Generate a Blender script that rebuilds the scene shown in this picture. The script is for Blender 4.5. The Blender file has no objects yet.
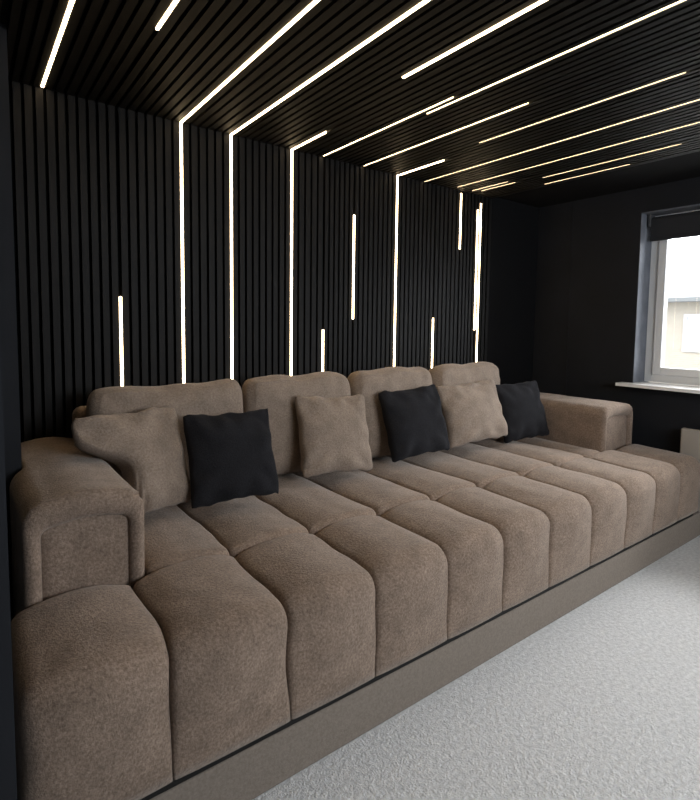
import bpy, bmesh, math, random
from mathutils import Vector, Matrix, noise

# ------------------------------------------------------------------ camera
scene = bpy.context.scene
cam_data = bpy.data.cameras.new('camera')
cam = bpy.data.objects.new('camera', cam_data)
scene.collection.objects.link(cam)
scene.camera = cam
cam_data.sensor_fit = 'HORIZONTAL'
cam_data.sensor_width = 36.0
cam_data.lens = 26.613
cam_data.shift_y = -0.0534
cam_data.clip_start = 0.05
CR = Matrix(((0.79994707, 0.03373586, -0.59912151),
             (-0.59994631, 0.06528125, -0.79737241),
             (0.01221136, 0.99729647, 0.07246125)))
M4 = CR.to_4x4()
M4.translation = Vector((0, -2.6, 1.3583))
cam.matrix_world = M4

# ------------------------------------------------------------------ world, daylight, exposure
SKY = 14.0
world = bpy.data.worlds.new('overcast_sky')
scene.world = world
world.use_nodes = True
wn, wl = world.node_tree.nodes, world.node_tree.links
wn.clear()
w_out = wn.new('ShaderNodeOutputWorld')
w_bg = wn.new('ShaderNodeBackground')
w_tc = wn.new('ShaderNodeTexCoord')
w_sep = wn.new('ShaderNodeSeparateXYZ')
w_ramp = wn.new('ShaderNodeValToRGB')
w_ramp.color_ramp.elements[0].position = 0.0
w_ramp.color_ramp.elements[0].color = (0.80, 0.85, 0.92, 1)
w_ramp.color_ramp.elements[1].position = 1.0
w_ramp.color_ramp.elements[1].color = (1.0, 1.0, 1.0, 1)
wl.new(w_tc.outputs['Generated'], w_sep.inputs[0])
wl.new(w_sep.outputs['Z'], w_ramp.inputs[0])
wl.new(w_ramp.outputs[0], w_bg.inputs['Color'])
w_bg.inputs['Strength'].default_value = SKY
wl.new(w_bg.outputs[0], w_out.inputs[0])


def daylight(name, loc, rot, sx, sy, energy, color):  # area lamp: window portals and the added landing lamp
    d = bpy.data.lights.new(name, 'AREA')
    d.shape = 'RECTANGLE'
    d.size, d.size_y = sx, sy
    d.energy = energy
    d.color = color
    o = bpy.data.objects.new(name, d)
    scene.collection.objects.link(o)
    o.location = loc
    o.rotation_euler = rot
    return o


# portals: sky through the side window and an unseen opening added at the front
pf = daylight('portal_added_opening', (2.0, -4.42, 1.75), (math.radians(90), 0, 0), 2.2, 0.9, 20, (1, 1, 1))
pf.data.cycles.is_portal = True
# daylight through the window of the right wall: just outside the glass, above the view
po = daylight('daylight_side_window', (4.2, -1.79, 1.52), (0, math.radians(90), 0), 1.02, 1.82, 20, (0.90, 0.95, 1.0))
po.data.cycles.is_portal = True
# small warm lamp added on the unseen landing behind the doorway
daylight('added_landing_lamp', (-0.9, -2.7, 2.2), (0, math.radians(-35), 0), 0.8, 0.9, 4, (1.0, 0.95, 0.9))

scene.view_settings.view_transform = 'Standard'
scene.view_settings.look = 'None'
scene.view_settings.gamma = 1.0
scene.view_settings.use_curve_mapping = False
scene.view_settings.exposure = 0.0
scene.cycles.use_denoising = True
scene.cycles.max_bounces = 8
scene.cycles.diffuse_bounces = 4
scene.cycles.sample_clamp_indirect = 4.0

H = 2.34            # underside of the ceiling slats
XR = 3.92           # right wall
XS = 0.158           # right face of the boxing in the left corner
LED = 15.0

# ------------------------------------------------------------------ materials


def mat(name, color, rough=0.6, spec=0.5, metal=0.0):
    m = bpy.data.materials.new(name)
    m.use_nodes = True
    b = m.node_tree.nodes['Principled BSDF']
    b.inputs['Base Color'].default_value = (*color, 1)
    b.inputs['Roughness'].default_value = rough
    b.inputs['Specular IOR Level'].default_value = spec
    b.inputs['Metallic'].default_value = metal
    return m


def add_noise_color(m, c1, c2, scale, detail=4, coord='Object', stretch=None, lo=0.3, hi=0.7):
    n, l = m.node_tree.nodes, m.node_tree.links
    b = n['Principled BSDF']
    tc = n.new('ShaderNodeTexCoord')
    src = tc.outputs[coord]
    if stretch:
        mp = n.new('ShaderNodeMapping')
        mp.inputs['Scale'].default_value = stretch
        l.new(src, mp.inputs[0])
        src = mp.outputs[0]
    t = n.new('ShaderNodeTexNoise')
    t.inputs['Scale'].default_value = scale
    t.inputs['Detail'].default_value = detail
    l.new(src, t.inputs['Vector'])
    r = n.new('ShaderNodeValToRGB')
    r.color_ramp.elements[0].position = lo
    r.color_ramp.elements[1].position = hi
    r.color_ramp.elements[0].color = (*c1, 1)
    r.color_ramp.elements[1].color = (*c2, 1)
    l.new(t.outputs[0], r.inputs[0])
    l.new(r.outputs[0], b.inputs['Base Color'])
    return src, r


def add_bump(m, scale, strength, dist=0.004, detail=3, src=None, second=None):
    n, l = m.node_tree.nodes, m.node_tree.links
    b = n['Principled BSDF']
    if src is None:
        src = n.new('ShaderNodeTexCoord').outputs['Object']
    t = n.new('ShaderNodeTexNoise')
    t.inputs['Scale'].default_value = scale
    t.inputs['Detail'].default_value = detail
    l.new(src, t.inputs['Vector'])
    h = t.outputs[0]
    if second:
        t2 = n.new('ShaderNodeTexNoise')
        t2.inputs['Scale'].default_value = second[0]
        t2.inputs['Detail'].default_value = 2
        l.new(src, t2.inputs['Vector'])
        mx = n.new('ShaderNodeMath')
        mx.operation = 'MULTIPLY_ADD'
        l.new(t2.outputs[0], mx.inputs[0])
        mx.inputs[1].default_value = second[1]
        l.new(h, mx.inputs[2])
        h = mx.outputs[0]
    bp = n.new('ShaderNodeBump')
    bp.inputs['Strength'].default_value = strength
    bp.inputs['Distance'].default_value = dist
    l.new(h, bp.inputs['Height'])
    l.new(bp.outputs[0], b.inputs['Normal'])


def fabric(name, c1, c2, sheen, tint, scale=130, bump=0.5):
    m = mat(name, c1, 0.95, 0.15)
    n, l = m.node_tree.nodes, m.node_tree.links
    b = n['Principled BSDF']
    src, ramp = add_noise_color(m, c1, c2, scale, 5)
    # broad nap variation on top of the fine one
    t = n.new('ShaderNodeTexNoise')
    t.inputs['Scale'].default_value = 13.0
    t.inputs['Detail'].default_value = 5
    l.new(src, t.inputs['Vector'])
    mr = n.new('ShaderNodeMapRange')
    mr.inputs['From Min'].default_value = 0.3
    mr.inputs['From Max'].default_value = 0.7
    mr.inputs['To Min'].default_value = 0.85
    mr.inputs['To Max'].default_value = 1.15
    l.new(t.outputs[0], mr.inputs[0])
    mx = n.new('ShaderNodeMix')
    mx.data_type = 'RGBA'
    mx.blend_type = 'MULTIPLY'
    mx.inputs[0].default_value = 1.0
    l.new(ramp.outputs[0], mx.inputs[6])
    l.new(mr.outputs[0], mx.inputs[7])
    l.new(mx.outputs[2], b.inputs['Base Color'])
    b.inputs['Sheen Weight'].default_value = sheen
    b.inputs['Sheen Roughness'].default_value = 0.45
    b.inputs['Sheen Tint'].default_value = (*tint, 1)
    add_bump(m, 260, bump, 0.005, 3, src, (110, 0.9))
    return m


M = {}
M['taupe'] = fabric('taupe_chenille', (0.171, 0.124, 0.093), (0.323, 0.244, 0.189), 0.32, (0.95, 0.88, 0.8))
M['taupe_cushion'] = fabric('taupe_cushion_chenille', (0.212, 0.163, 0.126), (0.304, 0.243, 0.194), 0.28, (0.95, 0.88, 0.8))
M['platform'] = mat('grey_taupe_platform_cloth', (0.22, 0.195, 0.17), 0.95, 0.1)
psrc, _ = add_noise_color(M['platform'], (0.205, 0.174, 0.145), (0.262, 0.226, 0.191), 120, 6)
add_bump(M['platform'], 260, 0.35, 0.003, 3, psrc)
M['black_cloth'] = fabric('black_cushion_cloth', (0.010, 0.010, 0.0115), (0.019, 0.019, 0.0215), 0.03, (0.8, 0.85, 1.0), 220, 0.3)
M['slat'] = mat('black_stained_slats', (0.012, 0.011, 0.010), 0.6, 0.2)
add_noise_color(M['slat'], (0.0028, 0.0026, 0.0023), (0.0072, 0.0065, 0.0057), 14, 5, 'Object', (6, 6, 0.5))
M['ceil_slat'] = mat('black_stained_ceiling_slats', (0.012, 0.011, 0.010), 0.6, 0.2)
add_noise_color(M['ceil_slat'], (0.0028, 0.0026, 0.0023), (0.0072, 0.0065, 0.0057), 14, 5, 'Object', (6, 0.5, 6))
M['felt'] = mat('black_felt_backing', (0.003, 0.003, 0.003), 1.0, 0.0)
M['wall'] = mat('blue_black_matt_paint', (0.011, 0.012, 0.015), 0.75, 0.3)
add_noise_color(M['wall'], (0.0060, 0.0072, 0.0098), (0.0098, 0.0115, 0.0155), 3.5, 7, 'Object')
M['dark_paint'] = mat('black_matt_paint', (0.006, 0.006, 0.0065), 0.9, 0.1)
M['carpet'] = mat('light_grey_carpet', (0.5, 0.5, 0.49), 1.0, 0.05)
src, _ = add_noise_color(M['carpet'], (0.56, 0.573, 0.578), (0.77, 0.783, 0.788), 60, 8, 'Object')
add_bump(M['carpet'], 150, 0.62, 0.010, 4, src, (60, 0.9))
M['upvc'] = mat('white_window_plastic', (0.72, 0.72, 0.71), 0.35, 0.4)
M['sill'] = mat('white_gloss_sill', (0.86, 0.85, 0.83), 0.25, 0.5)
M['blind'] = mat('charcoal_blind_fabric', (0.030, 0.031, 0.034), 0.9, 0.1)
M['panel'] = mat('cream_panel_enamel', (0.40, 0.365, 0.32), 0.6, 0.2)
M['bracket'] = mat('dark_grey_plastic', (0.06, 0.06, 0.062), 0.5, 0.3)
M['black_plastic'] = mat('black_plastic', (0.008, 0.008, 0.008), 0.5, 0.3)
M['profile'] = mat('aluminium_profile', (0.50, 0.48, 0.45), 0.6, 0.3, 0.0)
M['brick'] = mat('buff_brick', (0.45, 0.40, 0.31), 0.9, 0.1)
bn, bl = M['brick'].node_tree.nodes, M['brick'].node_tree.links
btc = bn.new('ShaderNodeTexCoord')
bsp = bn.new('ShaderNodeSeparateXYZ')
bmp = bn.new('ShaderNodeCombineXYZ')
bbr = bn.new('ShaderNodeTexBrick')
bbr.inputs['Scale'].default_value = 4.4
bbr.inputs['Color1'].default_value = (0.138, 0.125, 0.101, 1)
bbr.inputs['Color2'].default_value = (0.123, 0.110, 0.089, 1)
bbr.inputs['Mortar'].default_value = (0.144, 0.134, 0.118, 1)
bl.new(btc.outputs['Object'], bsp.inputs[0])
bl.new(bsp.outputs['Y'], bmp.inputs['X'])
bl.new(bsp.outputs['Z'], bmp.inputs['Y'])
bl.new(bmp.outputs[0], bbr.inputs['Vector'])
bl.new(bbr.outputs[0], bn['Principled BSDF'].inputs['Base Color'])
M['roof'] = mat('grey_roof_tiles', (0.19, 0.195, 0.20), 0.8, 0.2)
M['gutter'] = mat('grey_gutter', (0.055, 0.058, 0.058), 0.6, 0.2)
M['house_trim'] = mat('white_house_trim', (0.17, 0.17, 0.17), 0.5, 0.3)
M['house_glass'] = mat('house_window_glass', (0.16, 0.17, 0.18), 0.1, 0.6)
M['bounce_ground'] = mat('pale_bounce_ground', (0.30, 0.30, 0.29), 1.0, 0.05)  # ground made pale to bounce daylight up to the ceiling
add_noise_color(M['bounce_ground'], (0.26, 0.26, 0.25), (0.36, 0.36, 0.35), 3, 6)

g = bpy.data.materials.new('window_glass')
g.use_nodes = True
gn, gl = g.node_tree.nodes, g.node_tree.links
gn.clear()
go = gn.new('ShaderNodeOutputMaterial')
gt = gn.new('ShaderNodeBsdfTransparent')
gg = gn.new('ShaderNodeBsdfGlossy')
gg.inputs['Roughness'].default_value = 0.02
gf = gn.new('ShaderNodeFresnel')
gf.inputs['IOR'].default_value = 1.18
gm = gn.new('ShaderNodeMixShader')
gl.new(gf.outputs[0], gm.inputs[0])
gl.new(gt.outputs[0], gm.inputs[1])
gl.new(gg.outputs[0], gm.inputs[2])
gl.new(gm.outputs[0], go.inputs[0])
M['glass'] = g

e = bpy.data.materials.new('warm_led_light')
e.use_nodes = True
en, el = e.node_tree.nodes, e.node_tree.links
en.clear()
eo = en.new('ShaderNodeOutputMaterial')
ee = en.new('ShaderNodeEmission')
ee.inputs['Color'].default_value = (1.0, 0.74, 0.44, 1)
ee.inputs['Strength'].default_value = LED
el.new(ee.outputs[0], eo.inputs[0])
M['led'] = e

# ------------------------------------------------------------------ helpers
coll = scene.collection


def mesh_obj(name, bm, material, parent=None, smooth=False, loc=None):
    me = bpy.data.meshes.new(name)
    bmesh.ops.recalc_face_normals(bm, faces=bm.faces[:])
    bm.to_mesh(me)
    bm.free()
    for m_ in (material if isinstance(material, (list, tuple)) else [material]):
        me.materials.append(m_)
    if smooth:
        for p in me.polygons:
            p.use_smooth = True
    o = bpy.data.objects.new(name, me)
    coll.objects.link(o)
    if parent is not None:
        o.parent = parent
    if loc is not None:
        o.location = loc
    return o


def empty(name, loc):
    o = bpy.data.objects.new(name, None)
    o.empty_display_size = 0.1
    o.location = loc
    coll.objects.link(o)
    return o


def tag(o, label, cat, group=None):
    o['label'] = label
    o['category'] = cat
    if group:
        o['group'] = group
    return o


def struct(o, label=None, cat=None):
    o['kind'] = 'structure'
    if label:
        o['label'] = label
    if cat:
        o['category'] = cat
    return o


def box(bm, x0, x1, y0, y1, z0, z1, mi=0, bevel=0.0):
    vs = [bm.verts.new((x, y, z)) for x in (x0, x1) for y in (y0, y1) for z in (z0, z1)]
    idx = ((0, 1, 3, 2), (4, 6, 7, 5), (0, 4, 5, 1), (2, 3, 7, 6), (0, 2, 6, 4), (1, 5, 7, 3))
    fs = [bm.faces.new([vs[i] for i in f]) for f in idx]
    for f in fs:
        f.material_index = mi
    if bevel > 0:
        es = list({ed for f in fs for ed in f.edges})
        bmesh.ops.bevel(bm, geom=es, offset=bevel, segments=3, affect='EDGES', profile=0.5)
    return fs


def bevel_box(name, x0, x1, y0, y1, z0, z1, material, parent=None, bevel=0.004, origin=None):
    """box as an own object; origin = world point the parent sits at"""
    bm = bmesh.new()
    ox, oy, oz = origin or (0, 0, 0)
    box(bm, x0 - ox, x1 - ox, y0 - oy, y1 - oy, z0 - oz, z1 - oz, 0, bevel)
    return mesh_obj(name, bm, material, parent, False)


# ------------------------------------------------------------------ LED positions
# on the back wall: x, z from, z to    (None = runs on over the ceiling)
WALL_LED = {0.603: (0.62, 1.478), 0.898: (0.62, H), 1.160: (0.62, H), 1.526: (0.62, H), 1.747: (0.62, 1.328),
            1.972: (1.396, 2.038), 2.325: (0.62, H), 2.687: (0.62, 1.415), 2.948: (1.925, 2.325),
            3.138: (1.332, 2.235), 3.172: (0.62, 2.285)}
# on the ceiling: x, y from, y to
CEIL_LED = {0.307: (-0.02, -1.25), 0.560: (-0.755, -1.7), 0.898: (0.0, -1.8), 1.160: (0.0, -1.95), 1.436: (-1.016, -2.3),
            1.526: (0.0, -0.335), 1.730: (-0.01, -1.01), 1.766: (-0.817, -2.2), 2.031: (-0.01, -1.176),
            2.258: (-0.72, -1.715), 2.325: (0.0, -0.405), 2.567: (0.0, -2.2), 2.845: (-0.05, -2.2),
            3.000: (-0.05, -0.36), 3.055: (-0.09, -0.38), 3.098: (-0.56, -1.385), 3.245: (-0.48, -1.05)}
SLOT = 0.0165
X0S, X1S = XS + 0.004, 3.30


def slat_edges(slots):
    """(x0, x1) of every slat between X0S and X1S leaving a wide slot at each led"""
    out = []
    prev = X0S
    for s in sorted(slots) + [None]:
        end = X1S if s is None else s - SLOT / 2
        L = end - prev
        n = max(1, round((L + 0.013) / 0.040))
        w = (L - (n - 1) * 0.013) / n
        for i in range(n):
            a = prev + i * (w + 0.013)
            out.append((a, a + w))
        if s is not None:
            prev = s + SLOT / 2
    return out


# ------------------------------------------------------------------ structure
# floor
bm = bmesh.new()
box(bm, -1.6, XR + 0.25, -4.5, 0.14, -0.12, 0.0)
struct(mesh_obj('floor', bm, M['carpet']), 'light grey carpet floor', 'floor')

# back wall: backing, slats in front, plain painted part at the right end
bm = bmesh.new()
box(bm, -0.10, 3.30, 0.021, 0.14, 0.0, H + 0.2, 1)
box(bm, 3.30, XR + 0.25, 0.0, 0.14, 0.0, H + 0.2, 2)
for a, b in slat_edges(WALL_LED):
    box(bm, a, b, 0.0, 0.0212, 0.0, H, 0)
struct(mesh_obj('wall_back', bm, [M['slat'], M['felt'], M['dark_paint']]), 'back wall of black vertical slats', 'wall')

# ceiling: plain slab with the slatted panel below it
bm = bmesh.new()
box(bm, -1.6, XR + 0.25, -4.5, 0.0, H + 0.021, H + 0.2, 1)
for a, b in slat_edges(CEIL_LED):
    box(bm, a, b, -3.4, 0.0, H, H + 0.0212, 0)
for k in range(3):
    box(bm, 0.036 + k * 0.037, 0.062 + k * 0.037, -3.4, -0.432, H, H + 0.0212, 0)
struct(mesh_obj('ceiling', bm, [M['ceil_slat'], M['dark_paint']]), 'ceiling of black slats running away from the back wall', 'ceiling')

# left wall up to the doorway the photographer stands in, with the boxing in the corner
bm = bmesh.new()
box(bm, -0.10, 0.03, -2.0, 0.0, 0.0, H + 0.02)
box(bm, 0.03, XS, -0.43, 0.0, 0.0, H + 0.02)
box(bm, -0.10, 0.03, -4.3, -3.1, 0.0, H + 0.02)
box(bm, -0.10, 0.03, -3.1, -2.0, 2.06, H + 0.02)
struct(mesh_obj('wall_left', bm, M['wall']), 'black left wall ending at the doorway', 'wall')
# landing behind the doorway
bm = bmesh.new()
box(bm, -1.6, -1.5, -4.3, -0.9, 0.0, H + 0.02)
box(bm, -1.5, -0.10, -1.0, -0.9, 0.0, H + 0.02)
box(bm, -1.5, -0.10, -4.4, -4.3, 0.0, H + 0.02)
struct(mesh_obj('wall_landing', bm, M['wall']), 'walls of the landing behind the doorway', 'wall')

# right wall with the window opening
WY0, WY1 = -0.83, -2.75
WZ0, WZ1 = 0.962, 2.185
bm = bmesh.new()
box(bm, XR, XR + 0.25, WY0, 0.0, 0.0, H + 0.02)
box(bm, XR, XR + 0.25, -4.3, WY1, 0.0, H + 0.02)
box(bm, XR, XR + 0.25, WY1, WY0, 0.0, WZ0 - 0.022)
box(bm, XR, XR + 0.25, WY1, WY0, WZ1, H + 0.02)
struct(mesh_obj('wall_right', bm, M['wall']), 'blue black painted right wall around the window', 'wall')

# front wall behind the photographer; opening added to light sofa and floor
bm = bmesh.new()
box(bm, 0.0, 0.9, -4.4, -4.3, 0.0, H + 0.02)
box(bm, 3.1, XR + 0.25, -4.4, -4.3, 0.0, H + 0.02)
box(bm, 0.9, 3.1, -4.4, -4.3, 0.0, 1.3)
box(bm, 0.9, 3.1, -4.4, -4.3, 2.2, H + 0.02)
struct(mesh_obj('wall_front', bm, M['wall']), 'front wall behind the viewpoint', 'wall')

# thin joint line down the right wall
bm = bmesh.new()
box(bm, XR - 0.005, XR, -0.312, -0.302, 0.0, H)
struct(mesh_obj('trim_1', bm, M['wall']), 'thin vertical joint strip on the right wall', 'trim')

# window in the right wall
M['reveal'] = mat('blue_grey_reveal', (0.05, 0.055, 0.066), 0.6, 0.3)  # reveal faces in a lighter blue grey than the wall
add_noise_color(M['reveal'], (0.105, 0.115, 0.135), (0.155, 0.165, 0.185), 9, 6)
win = struct(empty('window_1', (4.06, (WY0 + WY1) / 2, WZ0)), 'white framed window in the right wall', 'window')
OX, OY, OZ = win.location
FX0, FX1 = 4.095, 4.160


def frame_ring(name, x0, x1, y0, y1, z0, z1, t, material, parent, tb=None):
    bm = bmesh.new()
    tb = tb or t
    for (a, b, c, d) in ((y0, y0 - t, z0, z1), (y1 + t, y1, z0, z1), (y0 - t, y1 + t, z0, z0 + tb), (y0 - t, y1 + t, z1 - t, z1)):
        box(bm, x0 - OX, x1 - OX, min(a, b) - OY, max(a, b) - OY, c - OZ, d - OZ, 0, 0.004)
    return mesh_obj(name, bm, material, parent)


fr = frame_ring('frame', FX0, FX1, WY0 - 0.002, WY1 + 0.002, WZ0 + 0.002, WZ1 - 0.002, 0.058, M['upvc'], win)
ymid = (WY0 + WY1) / 2
bm = bmesh.new()
box(bm, FX0 - OX, FX1 - OX, ymid - 0.03 - OY, ymid + 0.03 - OY, 0.058, WZ1 - WZ0 - 0.06, 0, 0.004)
mesh_obj('mullion', bm, M['upvc'], win)
for (ya, yb) in ((WY0 - 0.060, ymid + 0.030), (ymid - 0.030, WY1 + 0.060)):
    sash = frame_ring('sash', FX0 - 0.012, FX1 - 0.015, ya, yb, WZ0 + 0.060, WZ1 - 0.060, 0.055, M['upvc'], win)
    bm = bmesh.new()
    box(bm, 4.122 - OX, 4.128 - OX, yb + 0.05 - OY, ya - 0.05 - OY, 0.11, WZ1 - WZ0 - 0.11)
    mesh_obj('glass_pane', bm, M['glass'], sash)
bm = bmesh.new()
box(bm, XR - 0.001 - OX, FX0 - 0.0 - OX, WY1 + 0.003 - OY, WY0 - 0.003 - OY, -0.022, 0.0)
box(bm, XR - 0.10 - OX, XR - 0.001 - OX, WY1 - 0.075 - OY, WY0 + 0.075 - OY, -0.022, 0.0)
mesh_obj('window_sill', bm, M['sill'], win)

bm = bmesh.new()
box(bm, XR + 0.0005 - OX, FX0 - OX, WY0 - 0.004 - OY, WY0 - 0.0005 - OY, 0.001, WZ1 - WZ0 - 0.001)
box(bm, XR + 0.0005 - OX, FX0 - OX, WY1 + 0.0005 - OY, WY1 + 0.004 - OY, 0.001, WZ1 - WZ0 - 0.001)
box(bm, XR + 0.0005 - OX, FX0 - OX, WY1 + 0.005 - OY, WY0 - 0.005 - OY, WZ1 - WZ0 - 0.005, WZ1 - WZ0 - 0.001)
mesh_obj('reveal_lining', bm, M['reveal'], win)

# roller blind, almost fully wound up
BLX = 4.03
bl_ = tag(empty('roller_blind', (BLX, ymid, 2.13)), 'dark grey roller blind wound up at the top of the right wall window', 'blind')
bm = bmesh.new()
ret = bmesh.ops.create_cone(bm, cap_ends=True, segments=24, radius1=0.030, radius2=0.030, depth=1.85,
                            matrix=Matrix.Rotation(math.radians(90), 4, 'X'))
mesh_obj('fabric_roll', bm, M['blind'], bl_)
bm = bmesh.new()
box(bm, -0.0315, -0.0295, -0.925, 0.925, -0.125, 0.0)
mesh_obj('fabric_drop', bm, M['blind'], bl_)
bm = bmesh.new()
box(bm, -0.037, -0.024, -0.925, 0.925, -0.145, -0.122, 0, 0.004)
mesh_obj('bottom_bar', bm, M['blind'], bl_)
for s in (-1, 1):
    bm = bmesh.new()
    box(bm, -0.036, 0.036, s * 0.937 - 0.010, s * 0.937 + 0.010, -0.04, 0.053, 0, 0.003)
    mesh_obj('bracket', bm, M['bracket'], bl_)

# house across the street
hs = tag(empty('house', (16.3, 2.0, -2.6)), 'buff brick house with a grey roof seen through the window', 'house')
bm = bmesh.new()
box(bm, 0, 6, -14, 14, 0, 4.75)
mesh_obj('brick_wall', bm, M['brick'], hs)
bm = bmesh.new()
prof = [(-0.45, 4.72), (-0.45, 4.82), (3.0, 6.6), (6.45, 4.82), (6.45, 4.72)]
r0 = [bm.verts.new((x, -14.3, z)) for x, z in prof]
r1 = [bm.verts.new((x, 14.3, z)) for x, z in prof]
for i in range(5):
    j = (i + 1) % 5
    bm.faces.new((r0[i], r0[j], r1[j], r1[i]))
bm.faces.new(r0)
bm.faces.new(r1)
mesh_obj('roof', bm, M['roof'], hs)
bm = bmesh.new()
box(bm, -0.55, -0.46, -14.3, 14.3, 4.70, 4.83, 0, 0.02)
mesh_obj('gutter', bm, M['gutter'], hs)
for (yc, zc, w_, h_) in ((0.9, 3.85, 1.1, 1.05), (-3.2, 3.85, 1.1, 1.05), (5.0, 3.85, 1.1, 1.05), (-3.2, 1.3, 1.4, 1.2), (0.9, 1.3, 1.4, 1.2)):
    bm = bmesh.new()
    for (a, b, c, d) in ((-w_ / 2, -w_ / 2 + 0.08, -h_ / 2, h_ / 2), (w_ / 2 - 0.08, w_ / 2, -h_ / 2, h_ / 2),
                         (-0.04, 0.04, -h_ / 2 + 0.08, h_ / 2 - 0.08), (-w_ / 2 + 0.08, w_ / 2 - 0.08, -h_ / 2, -h_ / 2 + 0.08), (-w_ / 2 + 0.08, w_ / 2 - 0.08, h_ / 2 - 0.08, h_ / 2)):
        box(bm, -0.04, 0.03, yc + a, yc + b, zc + c, zc + d)
    wf = mesh_obj('house_window', bm, M['house_trim'], hs)
    bm = bmesh.new()
    box(bm, -0.015, 0.015, yc - w_ / 2 + 0.05, yc + w_ / 2 - 0.05, zc - h_ / 2 + 0.05, zc + h_ / 2 - 0.05)
    mesh_obj('window_pane', bm, M['house_glass'], wf)
bm = bmesh.new()
box(bm, 4.3, 60, -40, 40, -2.75, -2.6)
struct(mesh_obj('ground', bm, M['bounce_ground']), 'unseen ground outside, made pale to bounce daylight indoors', 'ground')

# ------------------------------------------------------------------ sofa platform
bm = bmesh.new()
box(bm, 0.035, XR - 0.004, -1.336, -0.434, 0.0, 0.161, 0, 0.005)
box(bm, XS + 0.004, XR - 0.004, -0.43, -0.004, 0.0, 0.161, 0, 0.0)
tag(mesh_obj('platform', bm, M['platform']), 'low taupe fabric covered platform the sofa stands on', 'platform')

# ------------------------------------------------------------------ sofa
SO = (1.93, -0.68, 0.161)
sofa = tag(empty('sofa', SO), 'huge taupe channel tufted sofa filling the room wall to wall', 'sofa')


def sgn(v, p):
    return math.copysign(abs(v) ** p, v)


def rounded_profile(pts, radii, seg=7):
    """polyline with rounded corners -> list of (2D point, 2D outward normal); open polyline"""
    out = [Vector(pts[0])]
    for i in range(1, len(pts) - 1):
        p0, p1, p2 = Vector(pts[i - 1]), Vector(pts[i]), Vector(pts[i + 1])
        r = radii[i]
        d0, d1 = (p0 - p1).normalized(), (p2 - p1).normalized()
        ang = d0.angle(d1)
        t = r / math.tan(ang / 2)
        a, b = p1 + d0 * t, p1 + d1 * t
        c = p1 + (d0 + d1).normalized() * (r / math.sin(ang / 2))
        a0 = math.atan2((a - c).y, (a - c).x)
        a1 = math.atan2((b - c).y, (b - c).x)
        da = (a1 - a0 + math.pi) % (2 * math.pi) - math.pi
        for k in range(seg + 1):
            th = a0 + da * k / seg
            out.append(c + Vector((math.cos(th), math.sin(th))) * r)
    out.append(Vector(pts[-1]))
    # resample straight runs
    res = [out[0]]
    for p in out[1:]:
        d = (p - res[-1]).length
        n = max(1, int(d / 0.03))
        q = res[-1]
        for k in range(1, n + 1):
            res.append(q.lerp(p, k / n))
    return res


def channel(name, x0, x1, pts, radii, puff, edge, seed, parent, ends=(0, 0), seams=(0, 0), material=None):
    """padded upholstery channel: profile in (y, z) swept in x, domed across its width"""
    prof = rounded_profile(pts, radii)
    n = len(prof)
    nrm = []
    for i in range(n):
        a, b = prof[max(0, i - 1)], prof[min(n - 1, i + 1)]
        d = (b - a).normalized()
        nrm.append(Vector((-d.y, d.x)))
    cy = sum(p.x for p in prof) / n
    cz = sum(p.y for p in prof) / n
    if sum((p - Vector((cy, cz))).dot(q) for p, q in zip(prof, nrm)) < 0:
        nrm = [-q for q in nrm]
    NX = 25
    bm = bmesh.new()
    rows = []
    W = x1 - x0
    for i in range(NX):
        u = -1 + 2 * i / (NX - 1)
        u = math.sin(u * math.pi / 2) * 0.6 + u * 0.4
        x = (x0 + x1) / 2 + u * W / 2
        er = edge * (1 + (ends[0] if u < 0 else ends[1]))
        dist = (1 - abs(u)) * W / 2
        k = min(1.0, dist / er)
        round_ = math.sqrt(max(0.0, 1 - (1 - k) ** 2))      # quarter round at the seam
        dome = 1 - abs(u) ** 2.3
        row = []
        for j in range(n):
            t = j / (n - 1)
            tail = min(1.0, t / 0.05, (1 - t) / 0.14)
            off = puff * dome - er * (1 - round_)
            sw = [noise.noise(Vector((sx * 31.7, q_ * 9.0, 0.5))) * 0.011 if sx else 0.0 for sx in seams for q_ in (prof[j].x + 0.6 * prof[j].y,)]
            xx = x + sw[0] * (1 - u) / 2 + sw[1] * (1 + u) / 2
            wob = noise.noise(Vector((x * 7 + seed, t * 4.0, seed * 1.7))) * 0.006 + noise.noise(Vector((x * 18, t * 13.0, seed * 3.1))) * 0.0022
            q = prof[j] + nrm[j] * (off + wob * k) * (0.12 + 0.88 * tail)
            row.append(bm.verts.new((xx - SO[0], q.x - SO[1], q.y - SO[2])))
        rows.append(row)
    for i in range(NX - 1):
        for j in range(n - 1):
            bm.faces.new((rows[i][j], rows[i + 1][j], rows[i + 1][j + 1], rows[i][j + 1]))
        bm.faces.new((rows[i][n - 1], rows[i + 1][n - 1], rows[i + 1][0], rows[i][0]))
    bm.faces.new(rows[0])
    bm.faces.new(rows[-1])
    return mesh_obj(name, bm, material or M['taupe'], parent, True)


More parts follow.
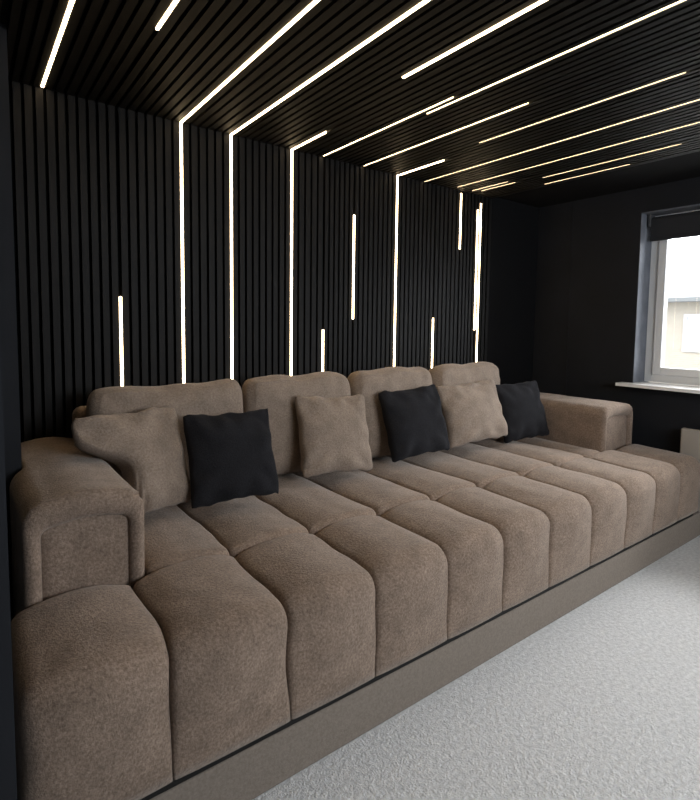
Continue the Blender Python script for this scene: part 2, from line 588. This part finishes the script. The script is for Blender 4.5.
FR = [0.070, 0.400, 0.737, 1.072, 1.412, 1.745, 2.080, 2.435, 2.785, 3.125, 3.463, 3.795]
for i in range(11):
    a, b = FR[i], FR[i + 1]
    zt = 0.549 - 0.012 * (i / 10)
    pts = [(-0.937, 0.195), (-0.937, zt), (-1.343, zt - 0.012), (-1.343, 0.188)]
    channel('front_seat_channel', a + 0.0016, b - 0.0016, pts, [0, 0.035, 0.062, 0], 0.030, 0.015, 11.3 * i + 1, sofa,
            (1.6 if i == 0 else 0, 1.8 if i == 10 else 0), (a if i else 0, b if i < 10 else 0))
BR = [0.452, 0.737, 1.072, 1.412, 1.745, 2.080, 2.435, 2.785, 3.125, 3.328]
for i in range(9):
    a, b = BR[i], BR[i + 1]
    zt = 0.562 - 0.014 * (i / 8)
    pts = [(-0.16, 0.185), (-0.16, zt), (-0.934, zt), (-0.934, 0.185)]
    channel('rear_seat_channel', a + 0.0016, b - 0.0016, pts, [0, 0.05, 0.03, 0], 0.026, 0.015, 7.9 * i + 50, sofa, seams=(FR[i + 1] if i else 0, FR[i + 2] if i < 8 else 0))


def arm(x0, x1, seed, notch=None):
    """roll arm: rounded hoop section swept along y, front lip rolling in to a recessed panel"""
    zt = 0.842
    zb = 0.19
    r = 0.075
    YF, YB = -0.935, -0.03

    def section(xa, xb, inset, nseg=9, crown=0.012):
        xa, xb, zz = xa + inset, xb - inset, zt - inset * 1.75
        rr = max(0.02, r - inset)
        pts = []
        for k in range(9):
            pts.append((xa, zb + (zz - rr - zb) * k / 9))
        for k in range(nseg + 1):
            th = math.pi - (math.pi / 2) * k / nseg
            pts.append((xa + rr + math.cos(th) * rr, zz - rr + math.sin(th) * rr))
        for k in range(1, 8):
            pts.append((xa + rr + (xb - xa - 2 * rr) * k / 8, zz + crown * math.sin(math.pi * k / 8)))
        for k in range(nseg + 1):
            th = math.pi / 2 - (math.pi / 2) * k / nseg
            pts.append((xb - rr + math.cos(th) * rr, zz - rr + math.sin(th) * rr))
        for k in range(8, -1, -1):
            pts.append((xb, zb + (zz - rr - zb) * k / 9))
        return pts
    rings = []          # (y, inset, xa)
    ys = [YB + 0.0]
    NY = 26
    for k in range(NY + 1):
        y = YB + (YF + 0.030 - YB) * k / NY
        rings.append((y, 0.0))
    rings.insert(0, (YB + 0.012, 0.015))
    for k in range(1, 9):
        th = math.pi * k / 8
        # roll of the front lip: a half round 0.044 wide that ends in the recess
        rings.append((YF + 0.030 - 0.030 * math.sin(th), 0.024 * (1 - math.cos(th))))
    rings.append((YF + 0.055, 0.050))
    bm = bmesh.new()
    R_ = []
    for (y, ins) in rings:
        xa = x0
        sec = section(xa, x1, ins)
        if notch and y > notch[0]:
            sec = [(min(max(x, notch[1]), notch[2]), z) for x, z in sec]
            xa = notch[1]
        row = []
        m = len(sec)
        cx = (x0 + x1) / 2
        for j, (x, z) in enumerate(sec):
            t = j / (m - 1)
            nx, nz = x - cx, z - 0.55
            ln = math.hypot(nx, nz) or 1
            w = noise.noise(Vector((x * 6 + seed, y * 6, z * 6))) * 0.004 + noise.noise(Vector((x * 15, y * 15 + seed, z * 15))) * 0.0018
            # gathers where the cover is tucked round the upper front corners
            corner = max(math.exp(-((t - 0.30) / 0.055) ** 2), math.exp(-((t - 0.70) / 0.055) ** 2))
            front = max(0.0, min(1.0, (-(y - (YF + 0.20))) / 0.17))
            w += corner * front ** 2 * 0.007 * math.sin(t * 150 + 7 * y + seed)
            if ins > 0.03:
                w *= 0.3
            if xa != x0 and x < cx:
                w = w if z > zt - 0.03 and x > xa + 0.01 else 0.0
            if notch and y > notch[0] and x > notch[2] - 0.01:
                w = 0.0
            row.append(bm.verts.new((x + nx / ln * w - SO[0], y - SO[1], z + nz / ln * w - SO[2])))
        R_.append(row)
    for a, b in zip(R_[:-1], R_[1:]):
        for j in range(len(a) - 1):
            bm.faces.new((a[j], a[j + 1], b[j + 1], b[j]))
        bm.faces.new((a[-1], a[0], b[0], b[-1]))
    bm.faces.new(R_[0])
    bm.faces.new(R_[-1])
    a_ = mesh_obj('arm', bm, M['taupe'], sofa, True)
    # recessed front panel
    bm = bmesh.new()
    ins = 0.044
    sec = section(x0, x1, ins, crown=0.008)
    ctr = Vector(((x0 + x1) / 2, 0, 0.5))
    prev = None
    for s, yy in ((1.0, YF + 0.036), (0.95, YF + 0.026), (0.8, YF + 0.020), (0.45, YF + 0.018)):
        row = [bm.verts.new((ctr.x + (x - ctr.x) * s - SO[0], yy - SO[1], ctr.z + (z - ctr.z) * s - SO[2])) for x, z in sec]
        if prev:
            for j in range(len(row) - 1):
                bm.faces.new((prev[j], prev[j + 1], row[j + 1], row[j]))
            bm.faces.new((prev[-1], prev[0], row[0], row[-1]))
        prev = row
    bm.faces.new(prev)
    mesh_obj('front_panel', bm, M['taupe'], a_, True)
    return a_


arm(0.116, 0.450, 3.0, (-0.438, XS + 0.004, 0.9))
arm(3.330, 3.738, 9.0)

# low back frame behind the loose cushions
bm = bmesh.new()
box(bm, 0.378 - SO[0], 3.335 - SO[0], -0.125 - SO[1], -0.03 - SO[1], 0.19 - SO[2], 0.985 - SO[2], 0, 0.035)
mesh_obj('backrest', bm, M['taupe'], sofa, True)
# base block whose black stands in for the shadow gap under the channels
bm = bmesh.new()
box(bm, 0.172 - SO[0], 3.74 - SO[0], -1.331 - SO[1], -0.05 - SO[1], 0.0005, 0.198 - SO[2])
mesh_obj('shadow_gap_base', bm, M['black_plastic'], sofa)


# ------------------------------------------------------------------ cushions
def orient(loc, lean, yaw, roll):
    """local x = width, y = height, z = towards the room; lean tips the top backwards (degrees)"""
    base = Matrix(((1, 0, 0), (0, 0, -1), (0, 1, 0)))            # x->X, y->Z, z->-Y
    m = Matrix.Rotation(math.radians(yaw), 3, 'Z') @ Matrix.Rotation(math.radians(-lean), 3, 'X') @ base @ Matrix.Rotation(math.radians(roll), 3, 'Z')
    m = m.to_4x4()
    m.translation = Vector(loc)
    return m


def pillow(name, w, h, t, loc, lean, yaw, roll, seed, material, wr=1.0, pinch=0.09, ears=0.03, slump=0.0, tuck=0.0):
    N = 36
    bm = bmesh.new()
    front, back = {}, {}
    for i in range(N + 1):
        for j in range(N + 1):
            u = -1 + 2 * i / N
            v = -1 + 2 * j / N
            uu, vv = math.sin(u * math.pi / 2) * 0.55 + u * 0.45, math.sin(v * math.pi / 2) * 0.55 + v * 0.45
            x = uu * w / 2 * (1 - pinch * (1 - vv * vv) * uu * uu + ears * (abs(uu) * abs(vv)) ** 8)
            y = vv * h / 2 * (1 - pinch * (1 - uu * uu) * vv * vv + ears * (abs(uu) * abs(vv)) ** 8)
            if tuck and uu < 0:
                f = max(0.0, min(1.0, (0.52 - vv) / 0.62))
                x += tuck * f * f * (3 - 2 * f) * (-uu)
            th = t / 2 * (max(0.0, 1 - uu * uu) * max(0.0, 1 - vv * vv)) ** 0.36
            th *= 1 + slump * (-vv)                              # filling sinks to the bottom
            # edge ripple and creases that run in from corners and edges
            rip = noise.noise(Vector((u * 1.3 + seed, v * 1.3, seed))) * 0.016
            ang = math.atan2(vv, uu)
            rad = math.hypot(uu, vv)
            crease = math.sin(ang * 9 + seed * 2 + 2.0 * noise.noise(Vector((u * 2, v * 2, seed + 5)))) * 0.014 * min(1, max(0, rad - 0.55) * 2)
            fold = -0.018 * math.exp(-((v * 0.7 + u * 0.5 - 0.62 + 0.2 * noise.noise(Vector((u * 3, seed, 1)))) / 0.08) ** 2) * max(0.0, 1 - abs(u))
            k = (max(0.0, 1 - uu * uu) * max(0.0, 1 - vv * vv)) ** 0.3
            d = (rip + crease + fold) * wr
            edge = noise.noise(Vector((u * 4 + seed, v * 4 + 3, 2.0))) * 0.012 * wr * (1 - k)
            front[i, j] = bm.verts.new((x, y + edge, th + d * k + edge))
            if 0 < i < N and 0 < j < N:
                back[i, j] = bm.verts.new((x, y + edge, -th * 0.9 + d * 0.4 * k + edge))
            else:
                back[i, j] = front[i, j]
    for i in range(N):
        for j in range(N):
            bm.faces.new((front[i, j], front[i + 1, j], front[i + 1, j + 1], front[i, j + 1]))
            q = (back[i, j], back[i, j + 1], back[i + 1, j + 1], back[i + 1, j])
            if len(set(q)) > 2:
                try:
                    bm.faces.new(q)
                except ValueError:
                    pass
    o = mesh_obj(name, bm, material, None, True)
    o.matrix_world = orient(loc, lean, yaw, roll)
    return o


def back_cushion(name, w, h, t, loc, lean, yaw, roll, seed, sag=0.0, tuck=0.0):
    """boxy loose back cushion: super-ellipsoid with puffed faces, soft top edge and creases"""
    N = 22
    bm = bmesh.new()
    bmesh.ops.create_cube(bm, size=2.0)
    bmesh.ops.subdivide_edges(bm, edges=bm.edges[:], cuts=N, use_grid_fill=True)
    for v in bm.verts:
        p = v.co
        px, py, pz = (math.sin(c * math.pi / 2) * 0.5 + c * 0.5 for c in p)
        k = 6.0
        n_ = (abs(px) ** k + abs(py) ** k + (abs(pz) ** 2.8)) ** (1 / k)
        px, py, pz = px / n_, py / n_, pz / n_
        x, y, z = px * w / 2, py * h / 2, pz * t / 2
        z *= 0.80 + 0.38 * (1 - px * px) ** 0.5 * (1 - py * py) ** 0.5 if abs(px) < 1 and abs(py) < 1 else 0.80
        if py > 0:
            y -= sag * (1 - px * px) * py
            y += 0.010 * abs(px) ** 6 * py
        y += noise.noise(Vector((px * 3 + seed, py * 2, 0.3))) * 0.012
        z += noise.noise(Vector((px * 2.5 + seed, py * 2.5, pz))) * 0.016
        cr = math.sin(math.atan2(py - 0.9, px - (0.55 if seed % 2 > 1 else -0.5)) * 11 + seed)
        z += 0.004 * cr * math.exp(-((px - (0.55 if seed % 2 > 1 else -0.5)) ** 2 + (py - 0.9) ** 2) / 0.25) * (1 if pz > 0 else 0)
        if tuck and px < 0:
            f = max(0.0, min(1.0, (0.24 - py) / 0.18))
            x += tuck * f * px * px
        v.co = (x, y, z)
    o = mesh_obj(name, bm, M['taupe_cushion'], None, True)
    o.matrix_world = orient(loc, lean, yaw, roll)
    return o


c = back_cushion('back_cushion', 0.685, 0.510, 0.175, (0.744, -0.285, 0.856), 6, 0, 0.5, 1.3, 0.03, 0.075)
tag(c, 'long taupe back cushion behind the leftmost pair of taupe and black pillows', 'cushion', 'loose back cushions along the sofa')
c = back_cushion('back_cushion', 0.640, 0.515, 0.175, (1.414, -0.285, 0.849), 6, 0, 0, 2.9, 0.01)
tag(c, 'taupe back cushion right behind the small square taupe pillow', 'cushion', 'loose back cushions along the sofa')
c = back_cushion('back_cushion', 0.630, 0.515, 0.175, (2.062, -0.285, 0.848), 6, 0, 0.6, 4.2, 0.0)
tag(c, 'taupe back cushion behind the middle black pillow', 'cushion', 'loose back cushions along the sofa')
c = back_cushion('back_cushion', 0.655, 0.515, 0.175, (2.718, -0.285, 0.850), 6, 0, 0.3, 5.7, 0.0)
tag(c, 'taupe back cushion furthest right, behind the large taupe pillow', 'cushion', 'loose back cushions along the sofa')

PW = [
    (0.430, 0.425, 0.16, (0.525, -0.515, 0.815), 19, 11, 1, 1.0, 'taupe_cushion', 1.0, 'big taupe throw pillow leaning in the corner by the left arm'),
    (0.392, 0.388, 0.135, (0.902, -0.575, 0.800), 19, -4, 0, 2.4, 'black_cloth', 0.9, 'black throw pillow leaning against the taupe pillow by the left arm'),
    (0.420, 0.410, 0.15, (1.500, -0.480, 0.806), 18, -3, -3, 3.7, 'taupe_cushion', 0.9, 'small square taupe throw pillow standing alone in mid sofa'),
    (0.440, 0.405, 0.14, (2.065, -0.480, 0.812), 18, -4, 3, 5.1, 'black_cloth', 0.9, 'black throw pillow in mid sofa beside the large taupe pillow'),
    (0.535, 0.395, 0.16, (2.570, -0.475, 0.820), 19, -3, 2, 6.6, 'taupe_cushion', 1.0, 'large taupe throw pillow between two black pillows at the right'),
    (0.430, 0.410, 0.14, (3.085, -0.474, 0.782), 18, -8, 2, 7.9, 'black_cloth', 0.9, 'black throw pillow by the right arm of the sofa'),
]
for (w_, h_, t_, l_, le, ya, ro, sd, mk, wr, lab) in PW:
    tag(pillow('throw_pillow', w_, h_, t_, l_, le, ya, ro, sd, M[mk], wr, 0.075, -0.10 if 'corner' in lab else -0.04, 0.14, 0.160 if 'corner' in lab else 0.0), lab, 'pillow', 'throw pillows on the sofa')

# ------------------------------------------------------------------ panel under the window
pn = tag(empty('wall_panel', (XR - 0.04, -1.72, 0.12)), 'pale beige panel heater below the window beside the sofa end', 'heater')
bm = bmesh.new()
box(bm, -0.035, 0.010, -0.53, 0.53, 0.03, 0.575, 0, 0.008)
mesh_obj('front_plate', bm, M['panel'], pn)
bm = bmesh.new()
box(bm, 0.010, 0.0395, -0.45, 0.45, 0.08, 0.50)
mesh_obj('wall_bracket', bm, M['black_plastic'], pn)

# ------------------------------------------------------------------ LED strips


def led_strip(label, wall=None, ceil=None, recess=-0.003, group=None):
    """light diffuser inside an aluminium profile, set in the slot between two slats; may bend from wall to ceiling"""
    if wall:
        x, (z0, z1) = wall, WALL_LED[wall]
        root = empty('led_strip', (x, 0.012, z0))
    else:
        x, (ya, yb) = ceil, CEIL_LED[ceil]
        root = empty('led_strip', (x, ya, H + 0.012))
    o = root.location.copy()
    d, pr = bmesh.new(), bmesh.new()
    if wall:
        box(d, -0.0050, 0.0050, recess - o.y, 0.012 - o.y, 0.0, z1 - z0)
        for s in (-1, 1):
            box(pr, s * 0.0067 - 0.0010, s * 0.0067 + 0.0010, 0.001 - o.y, 0.019 - o.y, 0.0, z1 - z0)
        box(pr, -0.0077, 0.0077, 0.0122 - o.y, 0.019 - o.y, 0.0, z1 - z0)
    if ceil:
        ya, yb = CEIL_LED[ceil]
        rc = recess
        box(d, -0.0050, 0.0050, yb - o.y, ya - o.y, H + rc - o.z, H + 0.012 - o.z)
        for s in (-1, 1):
            box(pr, s * 0.0067 - 0.0010, s * 0.0067 + 0.0010, yb - o.y, ya - o.y, H + 0.001 - o.z, H + 0.019 - o.z)
        box(pr, -0.0077, 0.0077, yb - o.y, ya - o.y, H + 0.0122 - o.z, H + 0.019 - o.z)
    mesh_obj('light_diffuser', d, M['led'], root)
    mesh_obj('profile', pr, M['profile'], root)
    tag(root, label, 'led strip', group)
    return root


WG = 'warm led strips on the slatted wall'
CG = 'warm led strips on the slatted ceiling'
BG = 'warm led strips bending from wall to ceiling'
led_strip('first bent led strip from the left, running up the wall and long over the ceiling', 0.898, 0.898, group=BG)
led_strip('second bent led strip from the left, running up the wall and long over the ceiling', 1.160, 1.160, group=BG)
led_strip('third bent led strip from the left, with a short tail on the ceiling', 1.526, 1.526, group=BG)
led_strip('fourth bent led strip from the left, furthest right one with a short ceiling tail', 2.325, 2.325, group=BG)
led_strip('short led strip low on the wall above the leftmost back cushion', 0.603, group=WG)
led_strip('short led strip low on the wall above the small square taupe pillow', 1.747, group=WG)
led_strip('mid height led strip on the wall touching neither ceiling nor sofa', 1.972, group=WG)
led_strip('short led strip low on the wall above the rightmost back cushion', 2.687, group=WG)
led_strip('short led strip high on the wall just under the ceiling', 2.948, group=WG)
led_strip('left one of the close led pair at the right wall end, stopping above the sofa', 3.138, group=WG)
led_strip('right one of the close led pair at the right wall end, reaching the sofa', 3.172, group=WG)
led_strip('leftmost ceiling led strip, nearly straight up in the top left', ceil=0.307, group=CG)
led_strip('ceiling led strip second from left whose end shows near the top edge', ceil=0.560, group=CG)
led_strip('thick bright ceiling led strip starting well clear of the wall', ceil=1.436, group=CG)
led_strip('ceiling led strip starting at the wall right of the third bent strip', ceil=1.730, recess=0.005, group=CG)
led_strip('long ceiling led strip starting beside the end of a shorter strip from the wall', ceil=1.766, recess=0.005, group=CG)
led_strip('ceiling led strip from the wall just left of the fourth bent strip', ceil=2.031, recess=0.005, group=CG)
led_strip('dim ceiling led strip beginning and ending clear of the walls, mid right', ceil=2.258, recess=0.009, group=CG)
led_strip('long ceiling led strip from the wall just right of the fourth bent strip', ceil=2.567, recess=0.0075, group=CG)
led_strip('long dim yellowish ceiling led strip towards the top of the window', ceil=2.845, recess=0.009, group=CG)
led_strip('very short ceiling led strip, left one of two over the close wall pair', ceil=3.000, recess=0.008, group=CG)
led_strip('very short ceiling led strip, right one of two over the close wall pair', ceil=3.055, recess=0.008, group=CG)
led_strip('thin dim ceiling led strip near the right edge of the slats', ceil=3.098, recess=0.0095, group=CG)
led_strip('faint short ceiling led strip along the outermost right slat', ceil=3.245, recess=0.0095, group=CG)
